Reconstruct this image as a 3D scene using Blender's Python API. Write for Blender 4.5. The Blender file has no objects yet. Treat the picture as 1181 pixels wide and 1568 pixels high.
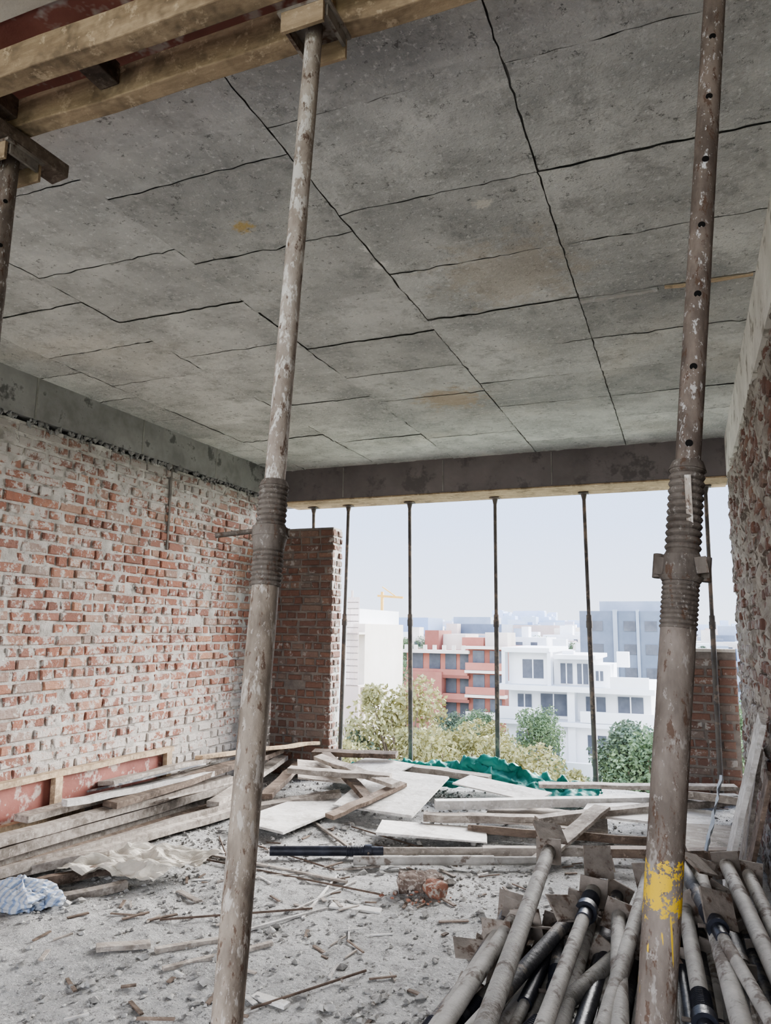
import bpy, math, random
from mathutils import Vector, Matrix, noise
random.seed(7)
R=random.random
def U(a,b): return a+(b-a)*R()
def fbm(x,y,z=0.0,o=4):
    return noise.fractal(Vector((x,y,z)),1.0,2.0,o)
# ------------------------------------------------------------------ materials
def srgb(c):
    return tuple(((v/255)/12.92 if v/255<=0.04045 else ((v/255+0.055)/1.055)**2.4) for v in c)+(1,)
class NT:
    def __init__(s,name):
        s.m=bpy.data.materials.new(name); s.m.use_nodes=True
        s.n=s.m.node_tree.nodes; s.l=s.m.node_tree.links
        s.b=s.n['Principled BSDF']; s.tc=s.n.new('ShaderNodeTexCoord'); s.co=s.tc.outputs['Object']
        s.b.inputs['Specular IOR Level'].default_value=.25
    def link(s,a,b): s.l.new(a,b)
    def noise(s,scale,detail=6,rough=.6,co=None,dist=0):
        t=s.n.new('ShaderNodeTexNoise'); t.inputs['Scale'].default_value=scale; t.inputs['Detail'].default_value=min(detail,4)
        t.inputs['Roughness'].default_value=rough; t.inputs['Distortion'].default_value=dist
        s.link(co or s.co,t.inputs['Vector']); return t.outputs['Fac']
    def ramp(s,fac,a,b,lo=0,hi=1):
        r=s.n.new('ShaderNodeMapRange'); r.inputs[1].default_value=a; r.inputs[2].default_value=b
        r.inputs[3].default_value=lo; r.inputs[4].default_value=hi; r.clamp=True
        s.link(fac,r.inputs[0]); return r.outputs[0]
    def mix(s,fac,a,b,mode='MIX'):
        m=s.n.new('ShaderNodeMix'); m.data_type='RGBA'; m.blend_type=mode
        if isinstance(fac,(int,float)): m.inputs[0].default_value=fac
        else: s.link(fac,m.inputs[0])
        for v,i in ((a,6),(b,7)):
            if isinstance(v,tuple): m.inputs[i].default_value=v
            else: s.link(v,m.inputs[i])
        return m.outputs[2]
    def math(s,op,a,b=0.0):
        m=s.n.new('ShaderNodeMath'); m.operation=op
        for v,i in ((a,0),(b,1)):
            if isinstance(v,(int,float)): m.inputs[i].default_value=v
            else: s.link(v,m.inputs[i])
        return m.outputs[0]
    def sep(s,co=None):
        x=s.n.new('ShaderNodeSeparateXYZ'); s.link(co or s.co,x.inputs[0]); return x.outputs
    def island(s):
        g=s.n.new('ShaderNodeNewGeometry'); return g.outputs['Random Per Island']
    def scaleco(s,v):
        m=s.n.new('ShaderNodeMapping'); m.inputs['Scale'].default_value=v; s.link(s.co,m.inputs[0]); return m.outputs[0]
    def islmul(s,c,a,b_):
        v=s.ramp(s.island(),0,1,a,b_); cc=s.n.new('ShaderNodeCombineColor')
        for i in range(3): s.link(v,cc.inputs[i])
        return s.mix(1.0,c,cc.outputs[0],'MULTIPLY')
    def spot(s,p,r,soft=.5):
        d=s.n.new('ShaderNodeVectorMath'); d.operation='DISTANCE'; s.link(s.co,d.inputs[0]); d.inputs[1].default_value=p
        q=s.math('ADD',d.outputs['Value'],s.math('MULTIPLY',s.math('SUBTRACT',s.noise(6/r**.5,4,.75),.5),r*2.6))
        return s.ramp(q,r*(1-soft),r,1,0)
    def bump(s,h,strength=.4,dist=.01):
        b=s.n.new('ShaderNodeBump'); b.inputs['Strength'].default_value=strength; b.inputs['Distance'].default_value=dist
        s.link(h,b.inputs['Height']); s.link(b.outputs[0],s.b.inputs['Normal'])
    def done(s,col,rough=.85,metal=0):
        if isinstance(col,tuple): s.b.inputs['Base Color'].default_value=col
        else: s.link(col,s.b.inputs['Base Color'])
        s.b.inputs['Roughness'].default_value=rough; s.b.inputs['Metallic'].default_value=metal
        return s.m
def M(name,c1,c2,scale=5,rough=.85,bump=.3,bscale=40,metal=0,isl=0,c3=None,s3=3,t3=.6,stretch=None,bd=.01):
    t=NT(name); co=t.scaleco(stretch) if stretch else t.co
    c=t.mix(t.ramp(t.noise(scale,4,.65,co),.35,.65),srgb(c1),srgb(c2))
    if c3: c=t.mix(t.ramp(t.noise(s3,4,.7),t3-.04,t3+.04),c,srgb(c3))
    if isl: c=t.islmul(c,1-isl,1+isl*.6)
    if bump: t.bump(t.noise(bscale,4,.7,co),bump,bd)
    return t.done(c,rough,metal)

def m_ceiling():
    t=NT('ceiling_concrete')
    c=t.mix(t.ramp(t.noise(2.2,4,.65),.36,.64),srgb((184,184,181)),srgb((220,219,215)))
    c=t.mix(t.ramp(t.noise(7,4,.8),.50,.70,0,.75),c,srgb((154,154,151)))
    c=t.mix(t.ramp(t.noise(1.1,4,.5,dist=.4),.56,.74,0,.4),c,srgb((212,202,186)))
    c=t.mix(t.ramp(t.noise(.7,4,.6,dist=.3),.50,.64,0,.5),c,srgb((146,147,147)))
    c=t.mix(t.ramp(t.noise(40,4,.8),.56,.66,0,.75),c,srgb((232,231,228)))
    c=t.mix(t.ramp(t.noise(26,4,.85),.60,.66,0,.7),c,srgb((104,103,100)))
    c=t.mix(t.ramp(t.noise(1,4,.7,t.scaleco((1.5,14,1))),.58,.72,0,.35),c,srgb((230,228,223)))
    c=t.islmul(c,.86,1.08)
    for p,r,col,k in [((-1.41,4.63,2.9),.26,(180,158,130),.6),((-1.54,2.28,2.9),.05,(200,172,106),.8),((-.65,3.03,2.9),.36,(196,182,162),.4),
                    ((-.62,2.45,2.9),.04,(235,230,220),.8),
                    ((-1.15,2.60,2.9),.03,(235,232,228),.9),((-1.15,2.75,2.9),.04,(235,232,228),.9)]:
        c=t.mix(t.math('MULTIPLY',t.spot(p,r),k),c,srgb(col))
    h=t.math('ADD',t.math('MULTIPLY',t.noise(8,4,.75),1.0),t.math('MULTIPLY',t.noise(60,4,.7),.5))
    t.bump(h,.65,.032)
    return t.done(c,.9)
def m_brick(name,dark=1.0,smear=.5,bottom=True,dull=0.0):
    t=NT(name); isl=t.island()
    r=t.n.new('ShaderNodeValToRGB'); t.link(isl,r.inputs[0])
    e=r.color_ramp.elements; e[0].position=0; e[0].color=srgb((136,98,86)); e[1].position=1; e[1].color=srgb((198,150,124))
    for p,cc in ((.25,(174,120,100)),(.5,(154,112,100)),(.7,(184,134,112)),(.85,(170,156,147))):
        q=e.new(p); q.color=srgb(cc)
    c=t.mix(t.ramp(t.noise(30,4,.7),.4,.7,0,.5),r.outputs[0],srgb((132,104,95)))
    if dull: c=t.mix(dull,c,srgb((128,115,108)))
    n=t.math('ADD',t.noise(12,4,.8),t.ramp(t.noise(1.7,4,.6),.3,.7,-.10,.10))
    z=t.sep()[2]
    if bottom:
        n=t.math('ADD',n,t.ramp(z,.25,1.1,.16,0)); n=t.math('ADD',n,t.ramp(z,2.1,2.5,0,.10))
    m=t.ramp(n,smear,smear+.08,0,.88)
    c=t.mix(m,c,srgb((202,198,192)))
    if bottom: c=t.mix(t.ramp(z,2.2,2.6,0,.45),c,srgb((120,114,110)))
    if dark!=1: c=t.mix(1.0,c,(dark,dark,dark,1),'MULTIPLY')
    t.bump(t.noise(50,4,.75),.8,.012)
    return t.done(c,.9)
def m_rust(name,c1=(96,76,66),c2=(134,110,96),paint=False,spots=(172,165,158),amt=.56):
    t=NT(name)
    co=t.scaleco((14,14,5))
    c=t.mix(t.ramp(t.noise(1.5,4,.65,co),.38,.62),srgb(c1),srgb(c2))
    c=t.mix(t.ramp(t.noise(2.6,4,.75,co),amt,amt+.05,0,.8),c,srgb(spots))
    c=t.mix(t.ramp(t.noise(5,4,.75,co),.57,.63,0,.85),c,srgb((88,68,56)))
    c=t.mix(t.ramp(t.noise(9,4,.8,t.scaleco((9,9,5))),.59,.64,0,.5),c,srgb(tuple(min(235,v+18) for v in spots)))
    if paint:
        z=t.sep()[2]; zz=t.math('ADD',z,t.math('MULTIPLY',t.math('SUBTRACT',t.noise(30,4,.8),.5),.10))
        a=t.math('MULTIPLY',t.ramp(zz,.985,.99),t.ramp(zz,1.045,1.05,1,0))
        a=t.math('MULTIPLY',a,t.ramp(t.noise(34,4,.85),.44,.48))
        co2=t.scaleco((90,90,3)); dr=t.math('MULTIPLY',t.ramp(t.noise(1,3,.5,co2),.62,.64),t.math('MULTIPLY',t.ramp(z,.89,.91),t.ramp(z,1.0,1.01,1,0)))
        c=t.mix(t.math('MAXIMUM',a,dr),c,srgb((204,170,60)))
    t.bump(t.noise(60,4,.75),.5,.004)
    return t.done(c,.75,.05)
def m_wood(name,c1,c2,stain=(70,60,52)):
    t=NT(name)
    c=t.mix(t.ramp(t.noise(3,4,.7,t.scaleco((2,9,9))),.35,.65),srgb(c1),srgb(c2))
    c=t.mix(t.ramp(t.noise(5,4,.8),.50,.64,0,.75),c,srgb(stain))
    c=t.mix(t.ramp(t.noise(22,4,.8),.56,.64,0,.6),c,srgb(tuple(min(235,v+24) for v in c2)))
    c=t.islmul(c,.78,1.12)
    t.bump(t.noise(30,4,.7),.4,.008)
    return t.done(c,.8)
def m_floor():
    t=NT('floor_dust')
    c=t.mix(t.ramp(t.noise(1.6,4,.65),.36,.66),srgb((160,160,158)),srgb((196,195,193)))
    c=t.mix(t.ramp(t.noise(14,4,.8),.50,.66,0,.8),c,srgb((128,127,125)))
    c=t.mix(t.ramp(t.noise(60,4,.8),.55,.63,0,.75),c,srgb((220,219,217)))
    c=t.mix(t.ramp(t.noise(38,4,.8),.58,.64,0,.8),c,srgb((92,90,88)))
    h=t.math('ADD',t.noise(18,4,.75),t.math('MULTIPLY',t.noise(90,4,.8),.5))
    t.bump(h,.9,.03); return t.done(c,.95)
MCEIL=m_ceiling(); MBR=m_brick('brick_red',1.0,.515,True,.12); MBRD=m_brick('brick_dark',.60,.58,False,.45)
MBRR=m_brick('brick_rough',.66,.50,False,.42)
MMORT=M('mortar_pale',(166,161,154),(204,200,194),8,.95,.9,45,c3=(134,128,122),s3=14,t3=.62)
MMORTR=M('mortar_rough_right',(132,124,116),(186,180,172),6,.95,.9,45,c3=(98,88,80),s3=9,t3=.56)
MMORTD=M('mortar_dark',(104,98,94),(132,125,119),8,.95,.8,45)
MFL=m_floor()
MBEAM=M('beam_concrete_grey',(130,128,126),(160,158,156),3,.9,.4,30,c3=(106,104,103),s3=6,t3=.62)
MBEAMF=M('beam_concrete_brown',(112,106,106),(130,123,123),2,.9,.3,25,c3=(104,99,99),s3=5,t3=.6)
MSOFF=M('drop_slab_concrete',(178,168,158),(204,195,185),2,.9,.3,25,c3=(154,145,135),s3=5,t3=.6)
MBEAMR=M('beam_plaster_pale',(206,202,195),(230,227,220),4,.9,.5,25,c3=(160,155,146),s3=6,t3=.6)
MDK=M('joint_concrete',(130,128,124),(158,155,150),9,.95,.3,30)  # mid-grey concrete behind the panel gaps and for beam joint strips
MRL=m_rust('rusty_pipe_pale',(134,123,113),(168,158,148),spots=(200,196,190),amt=.52)
MRLO=m_rust('rusty_pipe_brown',(102,92,83),(144,133,121),spots=(170,163,155))
MRR=m_rust('rusty_pipe_dark',(92,82,75),(126,114,105),spots=(200,198,196),amt=.60)
MRRO=m_rust('rusty_pipe_painted',(100,91,84),(130,120,112),True,spots=(150,144,138),amt=.6)
MTHR=m_rust('thread_steel',(84,76,70),(114,106,99),spots=(142,137,131),amt=.62)
MHOLE=M('hole_black',(14,12,11),(22,20,18),5,.9,0)
MPFAR=M('far_prop_paint',(80,76,74),(106,100,95),6,.7,.3,50,c3=(128,114,104),s3=8,t3=.56)
MPILE=M('pile_pipe_grey',(150,147,142),(188,185,180),6,.7,.4,50,isl=.3,c3=(116,107,100),s3=9,t3=.57)
MPILED=M('pile_pipe_dark',(66,67,71),(104,103,104),6,.6,.4,50,isl=.3,c3=(136,128,120),s3=8,t3=.56)
MBLK=M('sleeve_black',(34,36,42),(56,58,68),10,.4,.2,40)
MPLATE=M('plate_steel_brown',(116,108,101),(158,149,140),9,.8,.4,50,isl=.3,c3=(94,77,66),s3=12,t3=.58)
MWD=m_wood('timber_warm',(176,154,128),(206,186,158),(126,109,92))
MWF=m_wood('timber_formwork',(150,130,107),(186,164,137),(108,93,77))
MWG=m_wood('timber_weathered',(140,132,124),(180,172,163),(104,96,88))
MWP=m_wood('plywood_pale_dusty',(192,189,185),(218,215,211),(158,153,147))
MWDK=m_wood('timber_dark',(100,88,79),(130,115,103),(64,55,48))
MRED=M('plywood_red_film',(130,80,72),(156,104,94),3,.6,.2,20,c3=(186,172,164),s3=7,t3=.57)
MBLKS=M('sheet_black_film',(76,78,82),(104,106,110),3,.6,.2,20,c3=(156,152,148),s3=6,t3=.56)
MTARP=M('tarp_green',(26,108,98),(50,140,128),4,.5,.3,30)
MCLOTH=M('paper_bag_cream',(176,170,159),(206,200,190),5,.9,.4,25)
MRUB=M('rubble_grey',(140,138,134),(192,190,186),20,.95,.5,60,isl=.4)
MDIRT=M('dirt_pile',(150,140,130),(178,169,159),12,.95,.8,50)
MRBAR=M('rebar_rust',(84,72,64),(112,98,88),20,.9,.3,60)

# ------------------------------------------------------------------ mesh builder
class B:
    def __init__(s): s.v=[];s.f=[];s.mi=[];s.mats=[];s.sm=[]
    def m(s,mat):
        if mat not in s.mats: s.mats.append(mat)
        return s.mats.index(mat)
    def add(s,vs,fs,mat,smooth=False):
        o=len(s.v); i=s.m(mat); s.v+= [tuple(v) for v in vs]
        for f in fs: s.f.append(tuple(o+k for k in f)); s.mi.append(i); s.sm.append(smooth)
    def box(s,c,sz,mat,rot=None,jit=0):
        hx,hy,hz=[a/2 for a in sz]; vs=[]
        for x in (-hx,hx):
            for y in (-hy,hy):
                for z in (-hz,hz):
                    p=Vector((x+U(-jit,jit),y+U(-jit,jit),z+U(-jit,jit)))
                    if rot: p=rot@p
                    vs.append(p+Vector(c))
        s.add(vs,[(0,1,3,2),(4,6,7,5),(0,4,5,1),(2,3,7,6),(0,2,6,4),(1,5,7,3)],mat)
    def bb(s,a,b,mat,jit=0):
        s.box([(a[i]+b[i])/2 for i in range(3)],[abs(b[i]-a[i]) for i in range(3)],mat,jit=jit)
    def frame(s,p0,p1,up=(0,0,1)):
        p0,p1=Vector(p0),Vector(p1); x=(p1-p0).normalized(); u=Vector(up)
        if abs(x.dot(u))>.98: u=Vector((0,1,0))
        y=u.cross(x).normalized(); z=x.cross(y)
        return p0,p1,x,y,z
    def plank(s,p0,p1,w,h,mat,roll=0,n=6,warp=.004,up=(0,0,1)):
        p0,p1,x,y,z=s.frame(p0,p1,up); L=(p1-p0).length
        q=Matrix.Rotation(roll,3,x); y=q@y; z=q@z; vs=[];fs=[]
        for i in range(n+1):
            t=i/n; c=p0+x*(L*t)+z*U(-warp,warp)+y*U(-warp,warp)
            for a,b in ((-1,-1),(1,-1),(1,1),(-1,1)):
                vs.append(c+y*(a*w/2)*U(.97,1.0)+z*(b*h/2)*U(.94,1.0))
        for i in range(n):
            for k in range(4): fs.append((i*4+k,i*4+(k+1)%4,i*4+4+(k+1)%4,i*4+4+k))
        fs.append((3,2,1,0)); e=n*4; fs.append((e,e+1,e+2,e+3)); s.add(vs,fs,mat)
    def cyl(s,p0,p1,r0,r1,mat,n=20,rings=1,caps=True,jit=0):
        p0,p1,x,y,z=s.frame(p0,p1); vs=[];fs=[]
        for i in range(rings+1):
            t=i/rings; c=p0.lerp(p1,t); r=r0+(r1-r0)*t+U(-jit,jit)
            for k in range(n):
                a=2*math.pi*k/n; vs.append(c+(y*math.cos(a)+z*math.sin(a))*r)
        for i in range(rings):
            for k in range(n): fs.append((i*n+k,i*n+(k+1)%n,(i+1)*n+(k+1)%n,(i+1)*n+k))
        s.add(vs,fs,mat,True)
        if caps:
            s.add(vs[:n],[tuple(range(n-1,-1,-1))],mat); s.add(vs[-n:],[tuple(range(n))],mat)
    def thread(s,p0,p1,r,amp,pitch,mat,n=24,smooth=False):
        p0,p1,x,y,z=s.frame(p0,p1); L=(p1-p0).length; m=max(4,int(L/pitch)*4); vs=[];fs=[]
        for i in range(m+1):
            rr=r+(0,amp*.7,amp,amp*.7)[i%4]; c=p0.lerp(p1,i/m)
            for k in range(n):
                a=2*math.pi*k/n; vs.append(c+(y*math.cos(a)+z*math.sin(a))*rr)
        for i in range(m):
            for k in range(n): fs.append((i*n+k,i*n+(k+1)%n,(i+1)*n+(k+1)%n,(i+1)*n+k))
        s.add(vs,fs,mat,smooth)
    def chunk(s,c,r,mat,flat=.6):
        # irregular faceted stone: jittered octahedron with a squashed top
        q=Matrix.Rotation(U(0,6.28),3,'Z')@Matrix.Rotation(U(-.5,.5),3,'X'); vs=[]
        for d in ((1,0,0),(.2,1,0),(-1,.1,0),(-.1,-1,0),(.3,.2,1),(-.35,-.2,.9),(0,0,-1)):
            k=U(.6,1.05); vs.append(Vector(c)+q@Vector((d[0]*r*k,d[1]*r*.8*k,d[2]*r*flat*k)))
        s.add(vs,[(0,1,4),(1,2,5),(1,5,4),(2,3,5),(3,0,4),(3,4,5),(1,0,6),(2,1,6),(3,2,6),(0,3,6)],mat)
    def grid(s,fn,nu,nv,mat,smooth=True):
        vs=[fn(i/nu,j/nv) for i in range(nu+1) for j in range(nv+1)]
        fs=[(i*(nv+1)+j,(i+1)*(nv+1)+j,(i+1)*(nv+1)+j+1,i*(nv+1)+j+1) for i in range(nu) for j in range(nv)]
        s.add(vs,fs,mat,smooth)
    def make(s,name,bevel=0):
        me=bpy.data.meshes.new(name); me.from_pydata(s.v,[],s.f)
        for m in s.mats: me.materials.append(m)
        me.polygons.foreach_set('material_index',s.mi); me.polygons.foreach_set('use_smooth',s.sm); me.update()
        ob=bpy.data.objects.new(name,me); bpy.context.collection.objects.link(ob)
        if bevel:
            b=ob.modifiers.new('bevel','BEVEL'); b.width=bevel; b.segments=2; b.limit_method='ANGLE'
        return ob
# ------------------------------------------------------------------ room constants
XL,XR,YB,ZC=-3.76,.36,6.33,2.90
YK=-2.2   # open side behind the viewer
def fh(x,y):
    h=.014*fbm(x*1.7,y*1.7)+.008*fbm(x*9,y*9,3)+.004*fbm(x*30,y*30,5)
    h+=.05*math.exp(-((x+2.7)**2+(y-2.4)**2)/.5)
    return h
b=B(); FX0,FX1,FY0,FY1=XL-.3,XR+.3,YK,7.05
b.grid(lambda u,v:(FX0+(FX1-FX0)*u,FY0+(FY1-FY0)*v,fh(FX0+(FX1-FX0)*u,FY0+(FY1-FY0)*v)),210,420,MFL)
b.bb((FX0,FY0,-.25),(FX1,FY1,-.06),MBEAM)
b.make('floor')
# ceiling
b=B(); b.bb((XL-.3,YK,ZC+.011),(XR+.3,6.8,ZC+.2),MDK)
xs=[XL-.1,-3.40,-2.65,-1.90,-1.147,-.397,XR+.1]
for i in range(len(xs)-1):
    off=[.0,.26,.0,.13,.0,.0][i]
    y=1.81-.52*8+off
    while y<6.4:
        x0,x1,y0,y1=xs[i],xs[i+1],max(y,YK),min(y+.52,6.34); g=U(.0018,.0038); dz=U(-.0025,.0025)
        if y1>y0+.03:
            cs=[ZC+dz+U(-.003,.003) for _ in range(4)]
            def pf(u,v,x0=x0,x1=x1,y0=y0,y1=y1,cs=cs,g=g):
                X=x0+g+(x1-x0-2*g)*u;Y=y0+g+(y1-y0-2*g)*v
                e=min(u,1-u)*(x1-x0); e2=min(v,1-v)*(y1-y0); e=min(e,e2)
                zz=(cs[0]*(1-u)+cs[1]*u)*(1-v)+(cs[2]*(1-u)+cs[3]*u)*v+.003*fbm(X*5,Y*5,2)
                if e<.001: X+=.006*fbm(X*40,Y*40,1); Y+=.006*fbm(X*40,Y*40,9); zz-=max(0,.012*fbm(X*12,Y*12,7))
                return (X,Y,zz)
            b.grid(pf,24,16,MCEIL,False)
        y+=.52
b.plank((-.395,3.40,ZC-.004),(-.05,3.395,ZC-.004),.03,.014,MWP,n=8,warp=.002); b.plank((-.02,3.39,ZC-.004),(XR-.02,3.385,ZC-.004),.02,.014,MWD,n=5)
b.make('ceiling')
# ------------------------------------------------------------------ brick walls
def brickwall(b,org,du,dn,L,Hh,mb,mm,ch=.072,sl=.21,bt=.05,jit=.006,proud=.006,mres=.03,mamp=.012,gap=.018):
    org,du,dn=Vector(org),Vector(du),Vector(dn); up=Vector((0,0,1)); n=int(Hh/ch)
    for r in range(n):
        ln=sl if r%2 else sl/2; u=-(ln*.5 if r%2 else ln*.25)-U(0,.03)
        while u<L:
            l=ln*U(.88,1.1)
            if R()<.12: l=sl*U(.4,1)
            a=max(0,u); e=min(L,u+l-gap*U(.6,1.4))
            if e-a>.03 and R()>.015:
                z0=r*ch+gap/2*U(.5,1.5); z1=(r+1)*ch-gap/2*U(.5,1.5); pr=U(-jit,jit)+proud
                fr=.008
                vs=[]
                for (uu,zz,dd) in [(a,z0,-bt),(e,z0,-bt),(e,z1,-bt),(a,z1,-bt),(a,z0,pr-fr),(e,z0,pr-fr),(e,z1,pr-fr),(a,z1,pr-fr),
                                   (a+fr,z0+fr*.7,pr),(e-fr,z0+fr*.7,pr),(e-fr,z1-fr*.7,pr),(a+fr,z1-fr*.7,pr)]:
                    vs.append(org+du*(uu+U(-.003,.003))+up*(zz+U(-.003,.003))+dn*(dd+(U(-.003,.003) if dd>-bt else 0)))
                b.add(vs,[(0,1,5,4),(1,2,6,5),(2,3,7,6),(3,0,4,7),(4,5,9,8),(5,6,10,9),(6,7,11,10),(7,4,8,11),(8,9,10,11)],mb)
            u+=l
    def mf(u,v):
        uu=u*L; vv=v*Hh; d=-.005+mamp*fbm(uu*7,vv*9,org.y)+mamp*.5*fbm(uu*25,vv*30,4)
        if vv>2.35 : d+=.012*max(0,fbm(uu*14,vv*8,2))
        return tuple(org+du*uu+up*vv+dn*d)
    b.grid(mf,int(L/mres),int(Hh/mres),mm)
b=B(); brickwall(b,(XL,-1.0,0),(0,1,0),(1,0,0),YB+1.0+.25,2.60,MBR,MMORT,mamp=.014)
b.bb((XL-.23,-1.0,0),(XL-.05,YB+.25,2.62),MMORT)
b.bb((XL+.001,4.715,1.95),(XL+.014,4.735,2.63),MMORTD)
b.make('wall_left')
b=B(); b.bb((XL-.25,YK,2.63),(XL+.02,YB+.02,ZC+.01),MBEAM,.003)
for yy in (3.35,4.35,5.3): b.bb((XL+.018,yy,2.63),(XL+.024,yy+.012,2.9),MDK)
for i in range(320):
    y=U(.5,YB); b.chunk((XL+U(0,.018),y,2.625-abs(U(0,.05))*R()),U(.010,.028),MBEAM,1.2)
b.make('ceiling_beam_left')
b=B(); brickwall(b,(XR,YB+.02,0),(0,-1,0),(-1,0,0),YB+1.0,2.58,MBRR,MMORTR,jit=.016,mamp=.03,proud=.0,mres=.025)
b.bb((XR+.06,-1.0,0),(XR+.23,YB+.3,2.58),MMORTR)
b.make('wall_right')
b=B(); b.bb((XR-.012,YK,2.575),(XR+.25,YB+.02,ZC+.01),MBEAMR,.002); b.make('ceiling_beam_right')
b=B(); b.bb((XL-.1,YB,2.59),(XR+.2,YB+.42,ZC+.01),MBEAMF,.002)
b.bb((XL+.05,YB-.006,2.577),(XR,YB+.43,2.588),MWF)
for x in (-2.0,-1.02,-3.0): b.bb((x,YB-.006,2.60),(x+.008,YB+.0,2.89),MDK)
b.make('ceiling_beam_back')
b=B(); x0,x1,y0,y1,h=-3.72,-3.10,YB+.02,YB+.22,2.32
brickwall(b,(x0,y0,0),(1,0,0),(0,-1,0),x1-x0,h,MBRD,MMORTD,mamp=.006)  # front face: its shade is put into darkened brick and mortar
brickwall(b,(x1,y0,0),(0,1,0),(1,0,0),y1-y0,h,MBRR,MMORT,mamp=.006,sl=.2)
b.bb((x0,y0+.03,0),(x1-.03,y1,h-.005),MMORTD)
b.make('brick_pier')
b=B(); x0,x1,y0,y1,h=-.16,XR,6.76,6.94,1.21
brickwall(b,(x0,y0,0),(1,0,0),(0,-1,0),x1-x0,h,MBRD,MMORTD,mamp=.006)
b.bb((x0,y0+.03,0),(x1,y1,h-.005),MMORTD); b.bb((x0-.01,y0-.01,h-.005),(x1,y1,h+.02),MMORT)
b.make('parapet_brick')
# ------------------------------------------------------------------ formwork at near ceiling
b=B(); b.bb((XL+.05,-.6,2.768),(XR-.02,1.10,2.905),MSOFF)
b.bb((XL+.05,1.10,2.78),(XR-.02,1.34,2.905),MRED); b.make('ceiling_drop_slab')
b=B()
b.plank((XL+.1,1.15,2.685),(-.72,1.15,2.685),.055,.08,MWF,n=14,warp=.003)
b.plank((-.78,1.15,2.73),(XR-.05,1.15,2.73),.06,.06,MWF,n=8)
b.plank((XL+.1,1.31,2.70),(-.66,1.31,2.70),.05,.085,MWF,n=14,warp=.003)
b.plank((-.70,1.33,2.715),(XR-.05,1.33,2.715),.05,.085,MWF,n=8)
for x in (-3.2,-2.4,-1.62,-1.28): b.plank((x,1.18,2.715),(x,1.285,2.715),.06,.06,MWDK,n=1)
b.plank((-1.66,.95,2.635),(-1.60,1.45,2.625),.07,.04,MWDK,n=3)
b.make('formwork_timbers',.003)
# ------------------------------------------------------------------ steel props
def steel_prop(name,base,top,zc,r_out,r_in,mo,mi,mt,style=0,head=True,holes=True,facing=(0,-1,0)):
    b=B(); base,top=Vector(base),Vector(top); ax=(top-base).normalized()
    P=lambda z: base+ax*((z-base.z)/ax.z)
    s0=.15 if style<2 else .09
    b.box(base+ax*.006,(s0,s0,.01),MPLATE)
    z0,z1=zc
    if style==0:
        b.cyl(base,P(z0),r_out,r_out,mo,28,24,False,.0004)
        b.thread(P(z0),P(z0+.085),r_out,.0038,.0085,mt); zf=z0+.085
        b.cyl(P(zf),P(zf+.018),r_out+.008,r_out+.008,mt,28)
        b.cyl(P(zf-.02),P(zf),r_out+.003,r_out+.007,mt,28)
        b.thread(P(zf+.018),P(z1),r_out-.001,.0042,.0095,mt)
        b.cyl(P(z1-.004),P(z1+.008),r_out+.004,r_out-.001,mt,28)
        side=ax.cross(Vector(facing)).normalized()
        c=P(zf+.012); b.cyl(c+side*(-.02),c-side*.082+Vector((0,-.02,-.016)),.0045,.0045,MTHR,10)
        b.cyl(c+side*.02,c+side*.034,.008,.008,MTHR,10)
    elif style==1:
        b.cyl(base,P(z0-.03),r_out,r_out,mo,28,24,False,.0004)
        b.thread(P(z0-.035),P(z0+.035),r_out-.0005,.0026,.007,mt)
        zn=z0+.04; b.cyl(P(zn),P(zn+.032),r_out+.006,r_out+.006,mt,8)
        b.cyl(P(zn-.006),P(zn+.001),r_out+.002,r_out+.007,mt,28); b.cyl(P(zn+.03),P(zn+.044),r_out+.003,r_out-.003,mt,28)
        side=ax.cross(Vector(facing)).normalized()
        for sg in (-1,1):
            c=P(zn+.016); b.plank(c+side*sg*(r_out-.002),c+side*sg*(r_out+.013),.022,.026,mt,n=1,warp=0)
            b.cyl(c+side*sg*(r_out+.009)-ax*.018,c+side*sg*(r_out+.009)+ax*.018,.007,.007,mt,12)
        b.plank(P(zn+.016)+Vector((.018,-r_out-.003,0)),P(zn+.016)+Vector((.034,-r_out-.002,.002)),.012,.024,mt,n=1,warp=0)
        b.thread(P(zn+.04),P(z1),r_out-.003,.0048,.0105,mt)
        b.cyl(P(z1-.006),P(z1+.008),r_out+.003,r_out-.002,mt,28)
        f=Vector(facing); b.box(P((zn+z1)/2+.03)+f*(r_out+.0008)+Vector((.004,0,0)),(.009,.004,.075),MRL)
    else:
        b.cyl(base,P(z0),r_out,r_out,mo,14,4,False); b.cyl(P(z0-.03),P(z0+.03),r_out+.006,r_out+.006,mt,14)
        b.cyl(P(z0+.03),P(z1),r_out+.002,r_out+.002,mt,14)
    b.cyl(P(z1-.02),top,r_in,r_in,mi,28 if style<2 else 14,30 if style<2 else 4,True,.0003)
    if holes:
        f=Vector(facing).normalized(); z=z1+.035
        while z<top.z-.04:
            c=P(z); b.cyl(c+f*(r_in-.004),c+f*(r_in+.0006),.0056,.0056,MHOLE,14); z+=.125
    if head:
        s_=.12 if style<2 else .09
        b.box(top+Vector((0,0,.004)),(s_,s_,.008),MPLATE if style<2 else mt)
        if style<2:
            for sg in (-1,1):
                b.box(top+Vector((0,sg*.055,-.02)),(.1,.008,.055),MWF)
                b.box(top+Vector((sg*.05,0,-.012)),(.008,.09,.03),MPLATE)
        else:
            b.cyl(top-ax*.05,top,r_in+.001,r_in+.012,mt,12)
    return b.make(name)
steel_prop('steel_prop',(-.632,.910,fh(-.632,.91)-.002),(-.690,1.262,2.645),(1.42,1.60),.0235,.0186,MRLO,MRL,MTHR,0,holes=False,facing=(.5,-.87,0))
steel_prop('steel_prop',(-.146,.992,fh(-.146,.992)-.002),(.118,1.332,2.66),(1.39,1.60),.0245,.0185,MRRO,MRR,MTHR,1,facing=(.02,-1,0))
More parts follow.
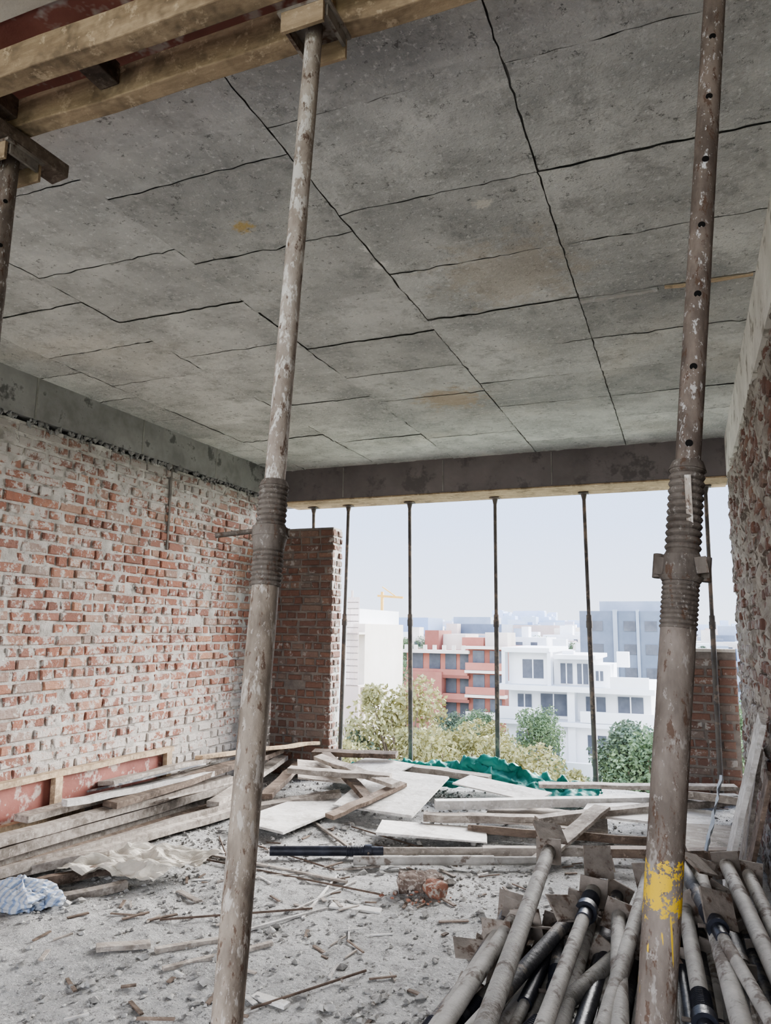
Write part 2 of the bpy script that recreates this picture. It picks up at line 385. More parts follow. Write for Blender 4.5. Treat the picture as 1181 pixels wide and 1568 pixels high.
steel_prop('steel_prop',(-1.67,1.31,fh(-1.6,1.31)-.002),(-1.64,1.315,2.60),(1.35,1.55),.026,.024,MRR,MRR,MTHR,0,holes=True,facing=(.78,-.62,0))
for i,(xb,xt) in enumerate([(-3.42,-3.47),(-3.12,-3.08),(-2.40,-2.43),(-1.59,-1.59),(-.76,-.79),(.19,.20)]):
    steel_prop('steel_prop',(xb,6.64,fh(xb,6.64)),(xt,6.64,2.563),(1.42,1.50),.021,.0165,MPFAR,MPFAR,MPFAR,2,holes=False)

# ------------------------------------------------------------------ wall formwork (left)
b=B()
b.bb((XL+.022,2.2,.20),(XL+.04,4.85,.42),MRED)
b.plank((XL+.055,2.2,.435),(XL+.055,4.86,.435),.06,.035,MWD,n=12); b.plank((XL+.06,2.2,.19),(XL+.06,3.95,.19),.07,.04,MWD,n=10)
for y in (2.45,3.72,4.8): b.plank((XL+.07,y,.19),(XL+.07,y,.42),.04,.06,MWD,n=2)
for y in (2.3,3.2,4.1,4.8): b.plank((XL+.08,y,.0),(XL+.08,y,.18),.07,.07,MWDK,n=1)
b.make('plywood_formwork_panel')
b=B()
for (p0,p1,w,h,m) in [
 ((-3.60,2.5,.05),(-3.45,5.55,.05),.10,.07,MWG),((-3.48,2.4,.04),(-3.25,5.3,.04),.10,.06,MWDK),((-3.55,2.7,.13),(-3.38,5.4,.12),.10,.06,MWG),
 ((-3.50,2.9,.20),(-3.40,5.2,.18),.08,.05,MWG),((-3.62,3.4,.25),(-3.52,5.5,.24),.12,.04,MWG),((-3.40,2.6,.09),(-3.14,4.9,.07),.07,.05,MWG),
 ((-3.30,3.3,.06),(-3.05,5.2,.05),.09,.05,MWG),((-3.64,4.1,.32),(-3.50,5.75,.33),.15,.03,MWG),((-3.42,3.9,.24),(-3.36,5.9,.30),.12,.04,MWDK),
 ((-3.2,4.7,.10),(-3.45,6.15,.20),.10,.04,MWG),((-3.0,5.1,.10),(-3.3,6.2,.16),.10,.04,MWDK),((-3.55,5.0,.36),(-3.15,6.2,.34),.10,.03,MWD),
 ((-3.35,2.75,.04),(-2.9,3.55,.05),.06,.05,MWDK),((-3.6,2.9,.03),(-3.05,3.5,.10),.05,.05,MWG),((-3.2,2.6,.03),(-2.75,3.3,.03),.05,.04,MWG),((-3.5,3.6,.30),(-3.35,4.9,.27),.05,.04,MWP)]:
    b.plank(p0,p1,w,h,m,roll=U(-.15,.15),n=8,warp=.006)
b.plank((-3.55,3.95,.32),(-3.42,4.75,.34),.28,.014,MBLKS,roll=-.25,n=4)
b.plank((-3.35,4.3,.19),(-3.2,4.9,.21),.2,.014,MWG,roll=-.3,n=4)
b.make('timber_pile',.002)
def sheet(b,c,w,l,rz,tx,ty,mat,t=.014):
    q=Matrix.Rotation(rz,3,'Z')@Matrix.Rotation(tx,3,'X')@Matrix.Rotation(ty,3,'Y')
    b.box(c,(w,l,t),mat,rot=q,jit=.004)
b=B()
sheet(b,(-2.62,4.95,.07),.42,.95,-.15,.03,.04,MWP); sheet(b,(-2.1,5.42,.16),.62,.75,-.06,.18,.02,MWP)
sheet(b,(-1.60,4.85,.06),.70,.32,.25,.02,.03,MWP); sheet(b,(-.30,5.45,.17),.80,.42,-.05,.05,.0,MWP)
sheet(b,(-1.35,5.72,.19),.70,.26,-.30,.1,.05,MWP); sheet(b,(-2.75,5.7,.20),.55,.5,.5,.12,.1,MWG)
sheet(b,(-.95,5.35,.10),.8,.4,.1,.05,.03,MWG); sheet(b,(-2.45,5.95,.22),.5,.4,-.3,.15,.02,MWP); sheet(b,(.02,5.0,.16),.5,.5,.2,.06,0,MWG)
b.make('plywood_sheets')
b=B()
for (p0,p1,w,h,m) in [
 ((-1.68,5.15,.16),(.28,6.05,.20),.09,.06,MWP),((-1.72,5.02,.10),(-.75,5.3,.11),.08,.05,MWG),((-1.4,5.0,.06),(-.1,5.15,.08),.07,.05,MWDK),
 ((-2.95,5.35,.26),(-2.15,5.50,.24),.10,.04,MWG),((-2.9,5.75,.30),(-2.05,5.35,.22),.09,.03,MWG),((-2.2,5.2,.13),(-2.9,5.9,.30),.08,.04,MWDK),
 ((-3.1,6.05,.28),(-2.35,6.15,.30),.10,.04,MWDK),((-.95,5.0,.16),(.20,5.85,.22),.07,.05,MWG),((-.2,5.7,.27),(.28,5.6,.27),.08,.05,MWG),
 ((-1.2,4.6,.05),(-.3,4.9,.07),.06,.05,MWG),((-.5,4.7,.10),(.28,4.75,.16),.08,.05,MWDK),((-.85,4.55,.05),(-.55,5.1,.26),.12,.02,MWG),
 ((-3.0,5.0,.05),(-2.5,5.35,.12),.08,.04,MWG),((-1.1,5.9,.2),(.28,6.2,.25),.1,.03,MWG),((-2.5,6.1,.22),(-1.5,6.0,.20),.08,.05,MWG),((-2.3,4.75,.1),(-2.05,5.5,.2),.08,.03,MWDK)]:
    b.plank(p0,p1,w,h,m,roll=U(-.2,.2),n=7,warp=.004)
b.make('timber_planks',.002)
b=B()
def tf(u,v):
    x=-2.95+2.25*u; y=6.0+.52*v
    z=.12+.10*math.sin(u*3.1)+.07*abs(fbm(u*9,v*3,1))+.05*fbm(u*30,v*9,3)+.08*math.exp(-((u-.62)/.12)**2)
    z*=(1-abs(v-.5)*1.3); return (x+.05*fbm(u*12,v*6,8),y+.04*fbm(u*10,v*5,5),max(.02,z)+.01)
b.grid(tf,150,34,MTARP,True); b.make('green_tarpaulin')
b=B()
def cf(u,v):
    x=-3.16+.56*u+.10*v; y=3.22+.50*v+.1*u
    return (x+.04*fbm(u*3,v*3,1),y+.04*fbm(u*3,v*3,4),.06+.10*abs(fbm(u*1.8,v*1.8,2))+.014*fbm(u*7,v*6,3))
b.grid(cf,40,40,MCLOTH,False); b.make('cement_paper_bag')
b=B()
t=NT('bag_blue_white'); w=t.n.new('ShaderNodeTexWave'); w.inputs['Scale'].default_value=9; w.inputs['Distortion'].default_value=3; t.link(t.co,w.inputs['Vector'])
MBAG=t.done(t.mix(t.ramp(w.outputs['Fac'],.55,.8),srgb((190,195,202)),srgb((146,162,188))),.7)
def bf(u,v):
    a=u*2*math.pi; ph=v*math.pi; r=1+.3*fbm(math.cos(a)*1.6,math.sin(a)*1.6,v*4)+.10*fbm(math.cos(a)*5,math.sin(a)*5,v*12)
    return (-3.02+.20*r*math.sin(ph)*math.cos(a),2.88+.13*r*math.sin(ph)*math.sin(a),.075+.06*math.cos(ph)*r)
b.grid(bf,60,30,MBAG,False); b.make('plastic_sack')
b=B()
def df(u,v):
    a=u*2*math.pi; r=v; return (-3.05+.26*r*math.cos(a),2.45+.22*r*math.sin(a),.02+.16*(1-r)**1.2+.015*fbm(math.cos(a)*3,math.sin(a)*3,v*6))
b.grid(df,40,14,MDIRT); b.make('sand_heap')
def lying(b,p0,p1,r,mo,mi,fr=.5,plate=True,sleeve=True,ps=.10):
    p0,p1=Vector(p0),Vector(p1); x=(p1-p0).normalized(); c=p0.lerp(p1,fr)
    b.cyl(p0,c,r,r,mo,18,6,True,.0004); b.cyl(c,p1,r*.78,r*.78,mi,18,6)
    if sleeve:
        b.thread(c-x*.12,c+x*.02,r+.001,.003,.009,MBLK,18); b.cyl(c-x*.01,c+x*.03,r+.009,r+.009,MBLK,18); b.cyl(c+x*.03,c+x*.10,r*.9,r*.9,MBLK,18)
        yv=Vector((0,0,1)).cross(x).normalized(); b.cyl(c+x*.01-yv*(r+.03),c+x*.01+yv*(r+.02),.006,.006,MTHR,8)
    if plate:
        y=Vector((0,0,1)).cross(x).normalized(); z=x.cross(y); q=Matrix((x,y,z)).transposed()@Matrix.Rotation(U(-.6,.6),3,'X')
        for e,sg in ((p0,-1),(p1,1)):
            b.box(e+x*sg*.004,(.008,ps,ps),MPLATE,rot=q,jit=.001)
            b.cyl(e+x*sg*.0082,e+x*sg*.0088,.012,.012,MHOLE,12)
b=B(); lying(b,(-2.36,4.08,.045),(-.72,4.80,.05),.028,MBLK,MWG,.32,False); b.make('lying_steel_prop')
b=B(); lying(b,(-1.84,4.13,.04),(-.78,4.60,.045),.026,MPILE,MPILE,.7,False,False); b.make('lying_steel_prop')
b=B()
pile=[
 ((-.70,2.50,.20),(-.70,1.55,.26),.022,MPILE,.5),((-.62,2.62,.22),(-.55,1.5,.28),.021,MBLK,.4),
 ((-.57,3.25,.46),(-.46,1.45,.42),.027,MPILE,.9),((-.50,2.75,.22),(-.46,1.3,.24),.024,MPILED,.5),
 ((-.36,2.95,.42),(-.36,1.35,.43),.028,MPILE,.12),((-.47,2.80,.33),(-.24,1.4,.28),.023,MPILED,.3),
 ((-.30,3.0,.30),(-.20,1.4,.32),.024,MPILE,.4),((-.26,2.8,.40),(-.14,1.35,.40),.024,MPILE,.7),
 ((-.13,3.0,.36),(-.08,1.35,.30),.024,MPILED,.45),((-.05,2.9,.42),(.04,1.5,.36),.024,MPILE,.5),
 ((.0,3.3,.44),(.12,1.5,.42),.027,MPILE,.85),((.06,3.2,.38),(.20,1.6,.34),.024,MPILED,.35),
 ((.10,3.35,.46),(.25,1.7,.42),.026,MPILE,.8),((.18,3.4,.42),(.28,1.8,.40),.024,MPILE,.6),
 ((-.40,3.6,.35),(-.44,3.0,.28),.022,MPILE,.9),((-.68,2.9,.10),(-.35,1.6,.10),.025,MPILE,.5),((-.3,3.1,.12),(-.25,1.5,.12),.025,MPILED,.5),
 ((-.05,3.2,.16),(-.1,1.5,.14),.025,MPILED,.5),((.12,3.4,.14),(.1,1.5,.16),.025,MPILE,.5),((.2,3.3,.26),(.2,1.5,.24),.025,MPILED,.5),
 ((-.52,2.7,.12),(-.5,1.5,.16),.025,MPILE,.5),((-.15,2.95,.22),(-.3,1.4,.2),.025,MPILE,.3),((.05,3.1,.28),(-.02,1.5,.24),.023,MPILED,.4),((.24,3.1,.14),(.25,1.5,.12),.025,MPILED,.4),
 ((-.58,2.55,.14),(-.62,1.5,.15),.022,MPILED,.5),((-.44,3.1,.28),(-.56,1.5,.30),.024,MPILE,.75),((-.18,3.15,.44),(-.26,1.5,.38),.022,MPILE,.8),((.0,3.0,.34),(.14,1.5,.30),.024,MPILE,.8),
 ((-.22,2.75,.34),(-.58,1.5,.34),.024,MPILE,.6),((-.08,3.3,.48),(.22,1.7,.44),.024,MPILED,.4),((-.40,2.9,.38),(-.66,1.5,.32),.023,MPILED,.5)]
for k in range(34):
    t_=k/33; xa=-.66+.84*t_+U(-.03,.03); pile.append(((xa,2.65+U(-.15,.6)*min(1,t_+.4),.22+U(0,.16)),(max(-.74,min(.27,xa+(xa+.2)*.25+U(-.10,.10))),1.4,.20+U(0,.14)),U(.020,.025),random.choice([MPILE,MPILE,MPILED,MBLK]),U(.3,.8)))
for k in range(16):
    t_=k/15; xa=-.64+.84*t_; pile.append(((xa,2.6,.07),(xa+U(-.04,.04),1.5,.07),.025,MPILED,.5))
for (p0,p1,r,m,fr) in pile: lying(b,p0,p1,r,m,MPILE if R()<.6 else MPILED,fr,p0[2]>.1,R()<.65)
for (c,w,l,rz,tx,ty) in [((-.64,2.58,.31),.26,.09,.35,.3,.1),((-.50,2.72,.36),.16,.10,.8,-.2,.2),((-.57,3.3,.52),.13,.11,.5,.5,.2),((-.66,2.68,.27),.14,.08,.2,.3,.4),
   ((-.35,3.05,.5),.11,.11,.3,1.1,.2),((.0,3.1,.52),.13,.1,.9,.5,.3),((.05,2.7,.5),.11,.11,.2,.9,.5),((-.42,2.7,.44),.12,.09,.7,.7,.2)]:
    sheet(b,c,w,l,rz,tx,ty,MPLATE,.01)
b.make('steel_prop_pile')
b=B(); b.plank((.12,4.36,.10),(.315,4.10,.95),.15,.025,MWP,n=4,up=(1,0,0)); b.plank((.20,4.45,.10),(.315,4.4,.80),.30,.02,MWG,n=4,up=(1,0,0))
b.plank((.17,4.0,.10),(.315,3.9,.72),.13,.02,MWDK,n=4,up=(1,0,0)); b.make('leaning_boards')
b=B()
def pf2(u,v): return (.04+.10*v+.02*fbm(u*4,v*4),4.55+.12*u,.20+.40*v-.02*u)
b.grid(pf2,12,16,M('plastic_bag_pale',(170,184,200),(206,214,222),8,.5,.3,20)); b.make('plastic_bag')
# rubble
b=B()
for i in range(16000):
    x=U(-3.7,.3); y=U(1.2,6.5)
    d=fbm(x*1.3,y*1.3,7)+.25
    if R()>max(.2,d+.4): continue
    r=.004+.019*R()**3.0
    if R()<.02: r=U(.02,.042)
    b.chunk((x,y,fh(x,y)+r*.2),r,MRUB,.55)
for i in range(420):
    x=-1.0+random.gauss(0,.35); y=2.3+random.gauss(0,.35); r=.005+.022*R()**3
    if x>-.75: continue
    b.chunk((x,y,fh(x,y)+r*.3),r,MRUB,.6)
for i in range(22):
    x=-1.10+random.gauss(0,.12); y=2.68+random.gauss(0,.09); b.chunk((x,y,fh(x,y)+.008),U(.012,.04),MRUB,.55)
b.make('floor_rubble')
MBK=M('broken_brick_red',(142,96,80),(168,124,106),12,.9,.6,50,isl=.3,c3=(186,176,166),s3=30,t3=.54); MBK2=M('broken_brick_dark',(100,86,78),(130,116,107),12,.9,.6,50,isl=.3,c3=(176,168,160),s3=30,t3=.58)
b=B()
def lump(b,c,r,mat,rz):
    q0=Matrix.Rotation(rz,3,'Z')@Matrix.Rotation(.25,3,'X')
    def lf(u,v):
        a=u*2*math.pi; ph=v*math.pi; d=Vector((math.sin(ph)*math.cos(a),math.sin(ph)*math.sin(a),math.cos(ph)))
        k=max(abs(d.x),abs(d.y),abs(d.z)); q=(d/k*.75+d*.25); q=Vector((q.x*r*1.3,q.y*r,q.z*r*.75))
        w_=.22*noise.noise(q*25+Vector(c)*9); return tuple(Vector(c)+q0@(q*(1+w_)))
    b.grid(lf,36,20,mat,False)
lump(b,(-1.40,3.90,.045),.055,MBK2,.4); lump(b,(-1.26,3.87,.04),.045,MBK,-.5); lump(b,(-1.32,3.97,.045),.045,MBK2,.9)
for i in range(40): b.chunk((-1.32+random.gauss(0,.08),3.80+random.gauss(0,.06),.015),U(.006,.022),MBK if R()<.6 else MBK2,.6)
b.make('broken_bricks')
b=B()
for (p0,p1,w,h,m) in [((-2.10,2.72),(-1.92,2.98),.03,.02,MWG),((-1.98,2.62),(-1.72,3.02),.025,.015,MWG),((-2.85,4.0),(-1.75,3.85),.02,.012,MWG),((-1.75,3.35),(-1.85,3.95),.012,.008,MWP),
  ((-1.83,3.4),(-1.72,3.9),.012,.008,MWP),((-1.12,2.2),(-1.00,2.1),.10,.015,MWP),((-1.3,2.35),(-1.18,2.18),.05,.03,MWG),((-2.5,3.4),(-2.3,3.3),.03,.01,MWG),((-2.6,5.0),(-1.9,4.35),.02,.015,MWG),
  ((-1.7,3.55),(-1.45,3.6),.06,.01,MWP),((-2.3,2.6),(-2.15,2.75),.05,.02,MWG),((-1.55,2.6),(-1.40,2.58),.04,.012,MWP),((-.95,3.3),(-.75,3.1),.04,.012,MWG),((-2.0,2.9),(-1.7,3.5),.014,.01,MWP),((-2.4,3.6),(-1.7,4.2),.014,.01,MWG)]:
    z=fh(*p0)+h/2; b.plank((p0[0],p0[1],z),(p1[0],p1[1],fh(*p1)+h/2+.004),w,h,m,n=3,warp=.002)
for i in range(130):
    x=U(-2.7,-.6);y=U(2.0,4.8);a=U(0,3.14);l=U(.03,.14); b.plank((x,y,fh(x,y)+.006),(x+l*math.cos(a),y+l*math.sin(a),fh(x,y)+.008),U(.006,.02),.006,random.choice([MWG,MWP,MWDK,MWDK]),n=1,warp=0)
b.make('wood_offcuts')
b=B()
for (p0,p1) in [((-2.7,3.9),(-1.5,3.75)),((-2.3,3.0),(-1.75,3.45)),((-2.6,4.3),(-1.9,4.0)),((-1.9,4.6),(-1.3,4.4)),((-2.9,4.35),(-2.4,3.75)),((-1.5,2.5),(-1.25,2.95)),((-2.2,4.9),(-1.4,4.55))]:
    b.cyl((p0[0],p0[1],fh(*p0)+.012),(p1[0],p1[1],fh(*p1)+.012),.005,.005,MRBAR,8)
b.make('rebar_offcuts')

# ------------------------------------------------------------------ outdoors
G=-11.0
MGR=M('ground_green',(150,156,126),(184,182,160),.05,.95,0,c3=(196,192,186),s3=.03,t3=.52)
b=B(); b.box((0,900,G-.5),(4000,2400,1),MGR); b.make('ground')
MWHT=M('render_white',(224,225,228),(236,237,239),.3,.8,0); MGLS=M('window_glass_dark',(80,84,94),(102,106,116),.5,.3,0)
MREDB=M('facade_red',(172,114,102),(186,128,114),.3,.85,0); MREDD=M('facade_red_dark',(138,90,80),(152,102,92),.3,.85,0); MCRM=M('facade_cream',(212,204,194),(226,220,212),.3,.85,0)
MGRYB=M('facade_grey',(108,118,134),(122,132,148),.3,.7,0); MGRYL=M('facade_grey_light',(150,160,174),(164,172,186),.3,.7,0)
MBLU=M('sheet_blue',(84,146,200),(104,160,210),.3,.7,0); MPNK=M('facade_pinkish',(196,180,174),(208,192,186),.3,.8,0)
b=B(); Y=65
def wb(x0,x1,z0,z1,y0,y1,m): b.bb((x0,Y+y0,z0),(x1,Y+y1,z1),m)
wb(-14.8,-3.0,G,-6.2,0,14,MWHT); wb(-14.8,-3.0,-6.0,-3.4,1.2,14,MWHT); wb(-15.3,-2.6,-6.3,-5.95,-1.2,14,MWHT); wb(-15.3,-2.6,-3.55,-3.1,-1.0,14,MWHT)
wb(-14.6,-11.2,-3.2,-.3,.5,10,MWHT); wb(-15.0,-10.9,-.4,.0,-.6,10.5,MWHT); wb(-15.0,-14.7,-3.2,-.3,-.6,.6,MWHT); wb(-11.1,-10.8,-3.2,-.3,-.6,.6,MWHT)
wb(-10.9,-7.6,-3.2,-.9,1.5,10,MWHT); wb(-10.6,-7.2,-.9,-.55,0,10,MWHT); wb(-7.6,-6.0,-3.2,-1.3,0,6,MWHT); wb(-6.0,-3.0,-3.1,-2.2,-.9,-.7,MWHT)
wb(-15.2,-11.5,-5.9,-4.9,-1.2,-1.0,MWHT)
wb(-8.4,-2.7,-5.9,-5.0,-1.2,-1.0,MWHT); wb(-9.5,-8.9,G,-3.4,-.6,1.4,MWHT)
for (x0,x1,z0,z1,y) in [(-13.4,-11.6,-2.6,-1.0,.45),(-10.3,-9.3,-3.0,-1.3,1.4),(-8.9,-8.0,-3.0,-1.3,1.4),(-7.2,-6.6,-2.6,-1.8,-.05),(-12.0,-9.8,-5.7,-3.9,1.1),(-8.2,-6.6,-5.6,-4.0,1.1),(-5.6,-3.6,-5.8,-3.9,1.1),
   (-14.0,-12.8,-5.7,-4.0,1.1),(-13.9,-12.5,-9.0,-7.0,-.05),(-11.5,-10.3,-9.0,-7.0,-.05),(-8.0,-6.5,-8.6,-7.0,-.05),(-5.3,-3.8,-8.6,-7.0,-.05)]:
    b.bb((x0,Y+y,z0),(x1,Y+y+.3,z1),MGLS); xm=(x0+x1)/2; b.bb((xm-.05,Y+y-.06,z0),(xm+.05,Y+y,z1),MWHT)
for x in (-9.8,-5.2): b.box((x,Y+3,-.9),(1.0,1.0,1.3),MWHT)
b.make('white_house')
b=B(); Y=95
wb(-37.5,-29.5,G,-3.9,-2,14,MREDB); wb(-35.0,-26.2,G,-1.2,0,14,MREDB); wb(-26.2,-21.5,G,-.6,-1,14,MREDD)
for z in (-1.2,-4.3,-7.3): wb(-35.3,-26.0,z-.35,z+.05,-1.6,.2,MCRM if z>-2 else MREDD); wb(-35.2,-26.2,z+.05-.0,z+.75,-1.6,-1.4,MREDB) if z<-2 else None
for z in (-.6,-3.6,-6.6): wb(-26.4,-21.2,z-.3,z+.05,-2.2,-.8,MCRM); wb(-26.3,-21.3,z-2.9,z-2.0,-2.2,-2.0,MREDB if z>-5 else MCRM)
for z in (-3.6,-6.6,-9.6):
    for x in (-34.2,-31.8,-29.6,-27.6): wb(x,x+1.5,z,z+2.0,-.1,.3,MGLS); wb(x-.15,x+1.65,z+2.0,z+2.15,-.2,.1,MCRM)
    for x in (-25.6,-23.4): wb(x,x+1.5,z+.5,z+2.5,-1.1,-.5,MGLS)
wb(-33.5,-31.5,-1.2,1.4,3,9,MREDD); wb(-31.8,-28.3,-1.2,.9,5,12,MCRM); wb(-28.5,-25.5,-1.2,.5,4,9,MREDB); wb(-25,-22,-.6,1.2,3,8,MCRM); wb(-37.3,-35.2,-3.9,-3.1,-2,-1.8,MREDB)
for i in range(7): wb(-34.8+i*1.3,-34.3+i*1.3,-1.2,-.5,-1.5,-1.3,MCRM)
b.make('red_apartment_block')
b=B(); Y=110
wb(-14.2,-1.0,G,4.4,0,20,MGRYB); wb(-9.6,-9.0,G,4.6,-.4,0,MGRYL); wb(-6.5,-6.1,G,4.6,-.4,0,MGRYL); wb(-12,-3,4.4,6.0,6,14,MGRYL)
for r in range(4):
    for x in (-12.6,-8.2,-5.4,-3.2): wb(x,x+1.6,3.0-r*3.2-1.4,3.0-r*3.2,-.1,.2,MGLS)
b.make('grey_office_building')
b=B(); Y=40
wb(-20.2,-18.3,G,2.6,0,8,MWHT); wb(-18.3,-17.6,G,1.7,.6,7,MCRM)
for z in (1.2,-1.8,-4.8,-7.8): wb(-18.6,-17.5,z-.12,z,-.6,.7,MCRM)
for k in range(9): wb(-18.15+k*.085,-18.11+k*.085,-1.8,3.2,-.7,-.65,MPNK)
for k in range(14): wb(-18.2,-17.45,-1.8+k*.36,-1.75+k*.36,-.7,-.65,MPNK)
wb(-18.3,-17.4,-9,-1.8,-.65,-.4,MPNK); wb(-18.0,-17.9,3.2,3.6,-.6,-.5,MPNK)
b.make('white_tower')
b=B()
cols=[MWHT,MCRM,MGRYL,MPNK,MPNK,MGRYB,MCRM,MWHT,MCRM]
haze=[M('haze_building_%d'%i,c,tuple(x+8 for x in c),.01,.9,0) for i,c in enumerate([(156,169,190),(180,188,205),(142,155,180),(190,188,198)])]  # distance haze is painted into these pale base colours
far=[M('far_skyline_%d'%i,c,tuple(x+4 for x in c),.01,.9,0) for i,c in enumerate([(182,196,218),(192,203,223)])]  # skyline colours paler still, aerial haze mixed into the paint
for i in range(620):
    yy=150+600*R()**1.3; sx=U(-.55,.14); x=sx*yy; w=U(7,17); d=U(8,14); top=U(-7.5,-1.0)+(U(0,.012)*yy if R()<.4 else 0)+yy*.006
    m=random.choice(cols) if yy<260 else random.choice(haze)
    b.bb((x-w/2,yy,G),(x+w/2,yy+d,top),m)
    if yy<380:
        nf=int((top-G)/3.1)
        for f in range(nf):
            zz=top-1.0-f*3.1; n=int(w/3.2)
            for k in range(n):
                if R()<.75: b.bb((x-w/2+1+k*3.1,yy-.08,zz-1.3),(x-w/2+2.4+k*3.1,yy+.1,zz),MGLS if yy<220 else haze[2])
        b.bb((x-w*.25,yy+2,top),(x-w*.05,yy+5,top+2.2),m)
        if R()<.3: b.bb((x+w*.1,yy+1,top),(x+w*.2,yy+3,top+1.4),MBLKS if R()<.5 else MWHT)
for i in range(260):
    yy=U(1100,1900); sx=random.gauss(-.20,.055) if R()<.6 else U(-.5,.1); x=sx*yy; w=U(10,26); top=yy*U(.006,.018)+(yy*.012 if abs(sx+.2)<.04 and R()<.5 else 0)
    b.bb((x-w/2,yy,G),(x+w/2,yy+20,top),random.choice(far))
for (x,y,z0,z1,w,m) in [(-62,165,-9,.2,16,MBLU),(-66,175,-9,4.5,14,haze[0]),(-52,190,-9,5,10,MGRYL),(-46,170,-9,3.0,13,MGRYB),(-40,210,-9,3.2,18,MPNK)]:
    b.bb((x-w/2,y,G),(x+w/2,y+12,z1),m)
b.make('city_buildings')
b=B(); MY=M('crane_yellow',(216,170,90),(226,184,110),.5,.6,0)
b.plank((-57,140,G),(-57,140,9),.5,.5,MY,n=1,warp=0); b.plank((-58,140,8.2),(-52.5,140,7.8),.45,.45,MY,n=1,warp=0); b.plank((-57,140,10),(-54,140,8),.2,.2,MY,n=1,warp=0); b.make('tower_crane')
# trees
def leafmat(n,c1,c2): 
    return M(n,c1,c2,.6,.8,0,isl=.35)
LG=[leafmat('leaves_green',(108,128,98),(138,156,120)),leafmat('leaves_yellow',(154,152,108),(182,176,132)),leafmat('leaves_dark',(98,114,98),(124,138,116))]
MTR=M('tree_bark',(120,108,96),(142,130,116),2,.9,.3,8)
def treemesh(name,mat,n=8500,leaf=.14,tall=9.5):
    b=B(); b.cyl((0,0,0),(.2,.1,tall*.55),.28,.14,MTR,10,4)
    blobs=[]
    for i in range(34):
        a=U(0,6.28); z=tall*(.28+.66*R()); rr=(1-abs((z/tall)-.55)*1.2)*tall*.30
        c=Vector((math.cos(a)*rr*R()**.5,math.sin(a)*rr*R()**.5,z)); blobs.append((c,U(.45,1.2)*tall/9.5))
        b.cyl((.15,.1,tall*.35),tuple(c),.09,.03,MTR,6,2,False)
    for i in range(n):
        c,r=random.choice(blobs); v=Vector((random.gauss(0,1),random.gauss(0,1),random.gauss(0,1))).normalized()*r*(.4+.8*R()**.5)
        p=c+v; a=Vector((random.gauss(0,1),random.gauss(0,1),random.gauss(0,1))).normalized(); e=a.cross(Vector((R()-.5,R()-.5,R()-.5))).normalized(); l=leaf*U(.6,1.3)
        b.add([p-a*l,p+e*l*.55,p+a*l,p-e*l*.55],[(0,1,2,3)],mat)
    ob=b.make(name); return ob
T=[treemesh('tree',LG[0]),treemesh('tree',LG[1]),treemesh('tree',LG[2])]
first=[True]*3
def tree(k,x,y,s,dz=0):
    if first[k]: o=T[k]; first[k]=False
    else:
        o=bpy.data.objects.new('tree',T[k].data); bpy.context.collection.objects.link(o)
    o.location=(x,y,G+dz); o.scale=(s*U(.9,1.15),s*U(.9,1.15),s); o.rotation_euler=(0,0,U(0,6.28))
for (k,sx,y,s) in [(1,-.38,36,1.03),(1,-.34,33,.84),(1,-.30,38,.78),(1,-.25,36,.78),(1,-.45,30,.80),(2,-.47,34,.80),(0,-.43,70,1.0),(0,-.40,85,1.05),(1,-.21,36,.74),(1,-.165,34,.68),
   (0,-.185,54,.72),(0,-.11,38,.56),(0,-.085,42,.66),(2,-.065,42,.84),(0,-.04,40,.80),(2,-.13,31,.52),(0,-.27,60,.62),(2,-.31,62,.60),(1,-.37,30,.66),(1,-.22,30,.62),(2,-.42,60,.95),(0,.0,38,.8),(1,-.14,29,.5),(0,.04,45,.9),(1,-.29,29,.60),(1,-.33,27,.58),(2,-.40,28,.6),(0,-.48,26,.5),(1,-.25,48,.70),(2,-.30,46,.72)]:
    tree(k,sx*y,y,s)
for i in range(46):
    y=U(135,330); sx=U(-.5,.08); tree(random.choice([0,2]),sx*y,y,U(.9,1.25))
b=B(); b.bb((-12,57,G),(-2,57.4,G+3.0),MWHT); b.make('garden_wall')
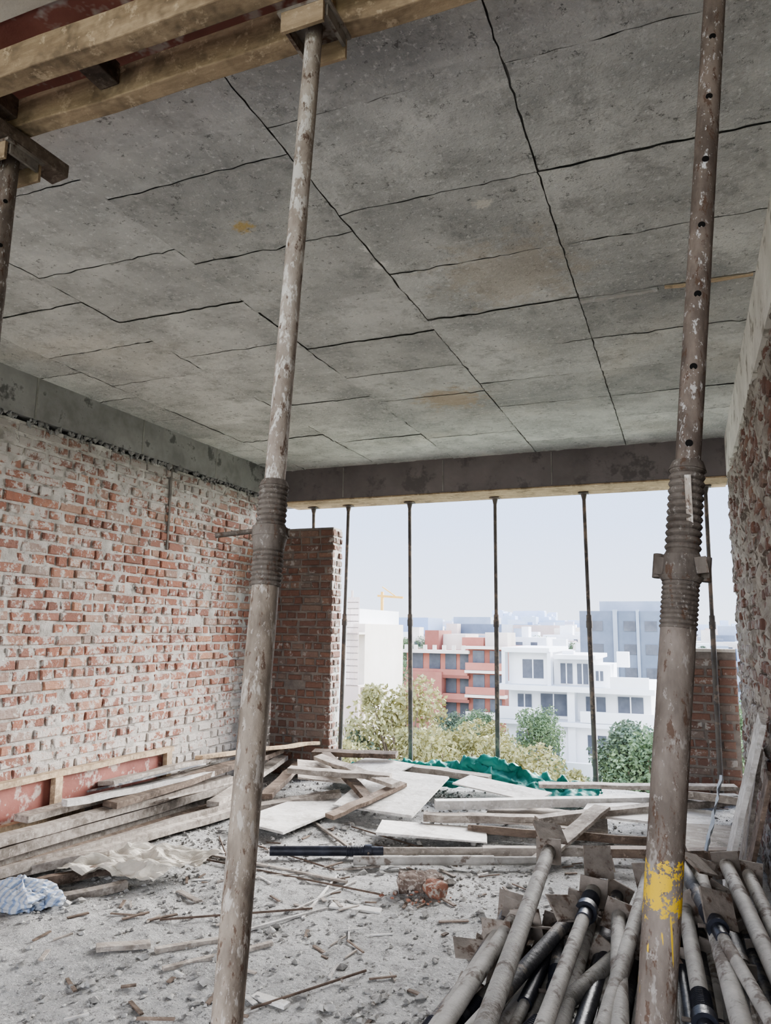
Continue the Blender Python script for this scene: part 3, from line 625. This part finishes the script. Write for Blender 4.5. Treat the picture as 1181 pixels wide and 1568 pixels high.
# ------------------------------------------------------------------ world & light
sc=bpy.context.scene
w=bpy.data.worlds.new('World'); sc.world=w; w.use_nodes=True; n=w.node_tree.nodes; l=w.node_tree.links
bg=n['Background']; tc=n.new('ShaderNodeTexCoord'); sp=n.new('ShaderNodeSeparateXYZ'); cr=n.new('ShaderNodeValToRGB')
l.new(tc.outputs['Generated'],sp.inputs[0]); l.new(sp.outputs[2],cr.inputs[0]); l.new(cr.outputs[0],bg.inputs[0])
e=cr.color_ramp.elements; e[0].position=0; e[0].color=(.80,.86,.97,1); e[1].position=.6; e[1].color=(.42,.60,1.0,1)
q=e.new(.14); q.color=(.60,.73,1.0,1)
bg.inputs[1].default_value=1.15
def sun(name,el,az,energy,ang,col):
    s=bpy.data.lights.new(name,'SUN'); s.energy=energy; s.angle=math.radians(ang); s.color=col
    so=bpy.data.objects.new(name,s); bpy.context.collection.objects.link(so)
    d=Vector((math.sin(math.radians(az))*math.cos(math.radians(el)),math.cos(math.radians(az))*math.cos(math.radians(el)),math.sin(math.radians(el))))
    so.rotation_euler=d.to_track_quat('Z','Y').to_euler()
sun('sun_hazy',24,22,12.0,55,(1,.975,.95))
sun('fill_sun_rear',14,185,2.4,60,(1,.99,.99))  # added second sun behind the viewer, fills the near room
sc.view_settings.view_transform='AgX'; sc.view_settings.exposure=1.0
try: sc.view_settings.look='AgX - Medium High Contrast'
except Exception: pass
try:
    sc.cycles.diffuse_bounces=5; sc.cycles.max_bounces=6; sc.cycles.caustics_reflective=False; sc.cycles.caustics_refractive=False
except Exception: pass
# ------------------------------------------------------------------ camera
cam=bpy.data.cameras.new('camera'); co=bpy.data.objects.new('camera',cam); bpy.context.collection.objects.link(co); sc.camera=co
cam.sensor_fit='VERTICAL'; cam.sensor_height=24; cam.lens=24*1135/1568; cam.clip_start=.05; cam.clip_end=5000
p,y,r=math.radians(9.044),math.radians(21.989),math.radians(.723)
F=Vector((-math.sin(y)*math.cos(p),math.cos(y)*math.cos(p),math.sin(p))); Rr=Vector((math.cos(y),math.sin(y),0)); Up=Rr.cross(F)
c,s_=math.cos(r),math.sin(r)
X=Rr*c+Up*s_; Yv=-Rr*s_+Up*c
m=Matrix((X,Yv,-F)).transposed().to_4x4(); m.translation=Vector((0,0,1.35)); co.matrix_world=m
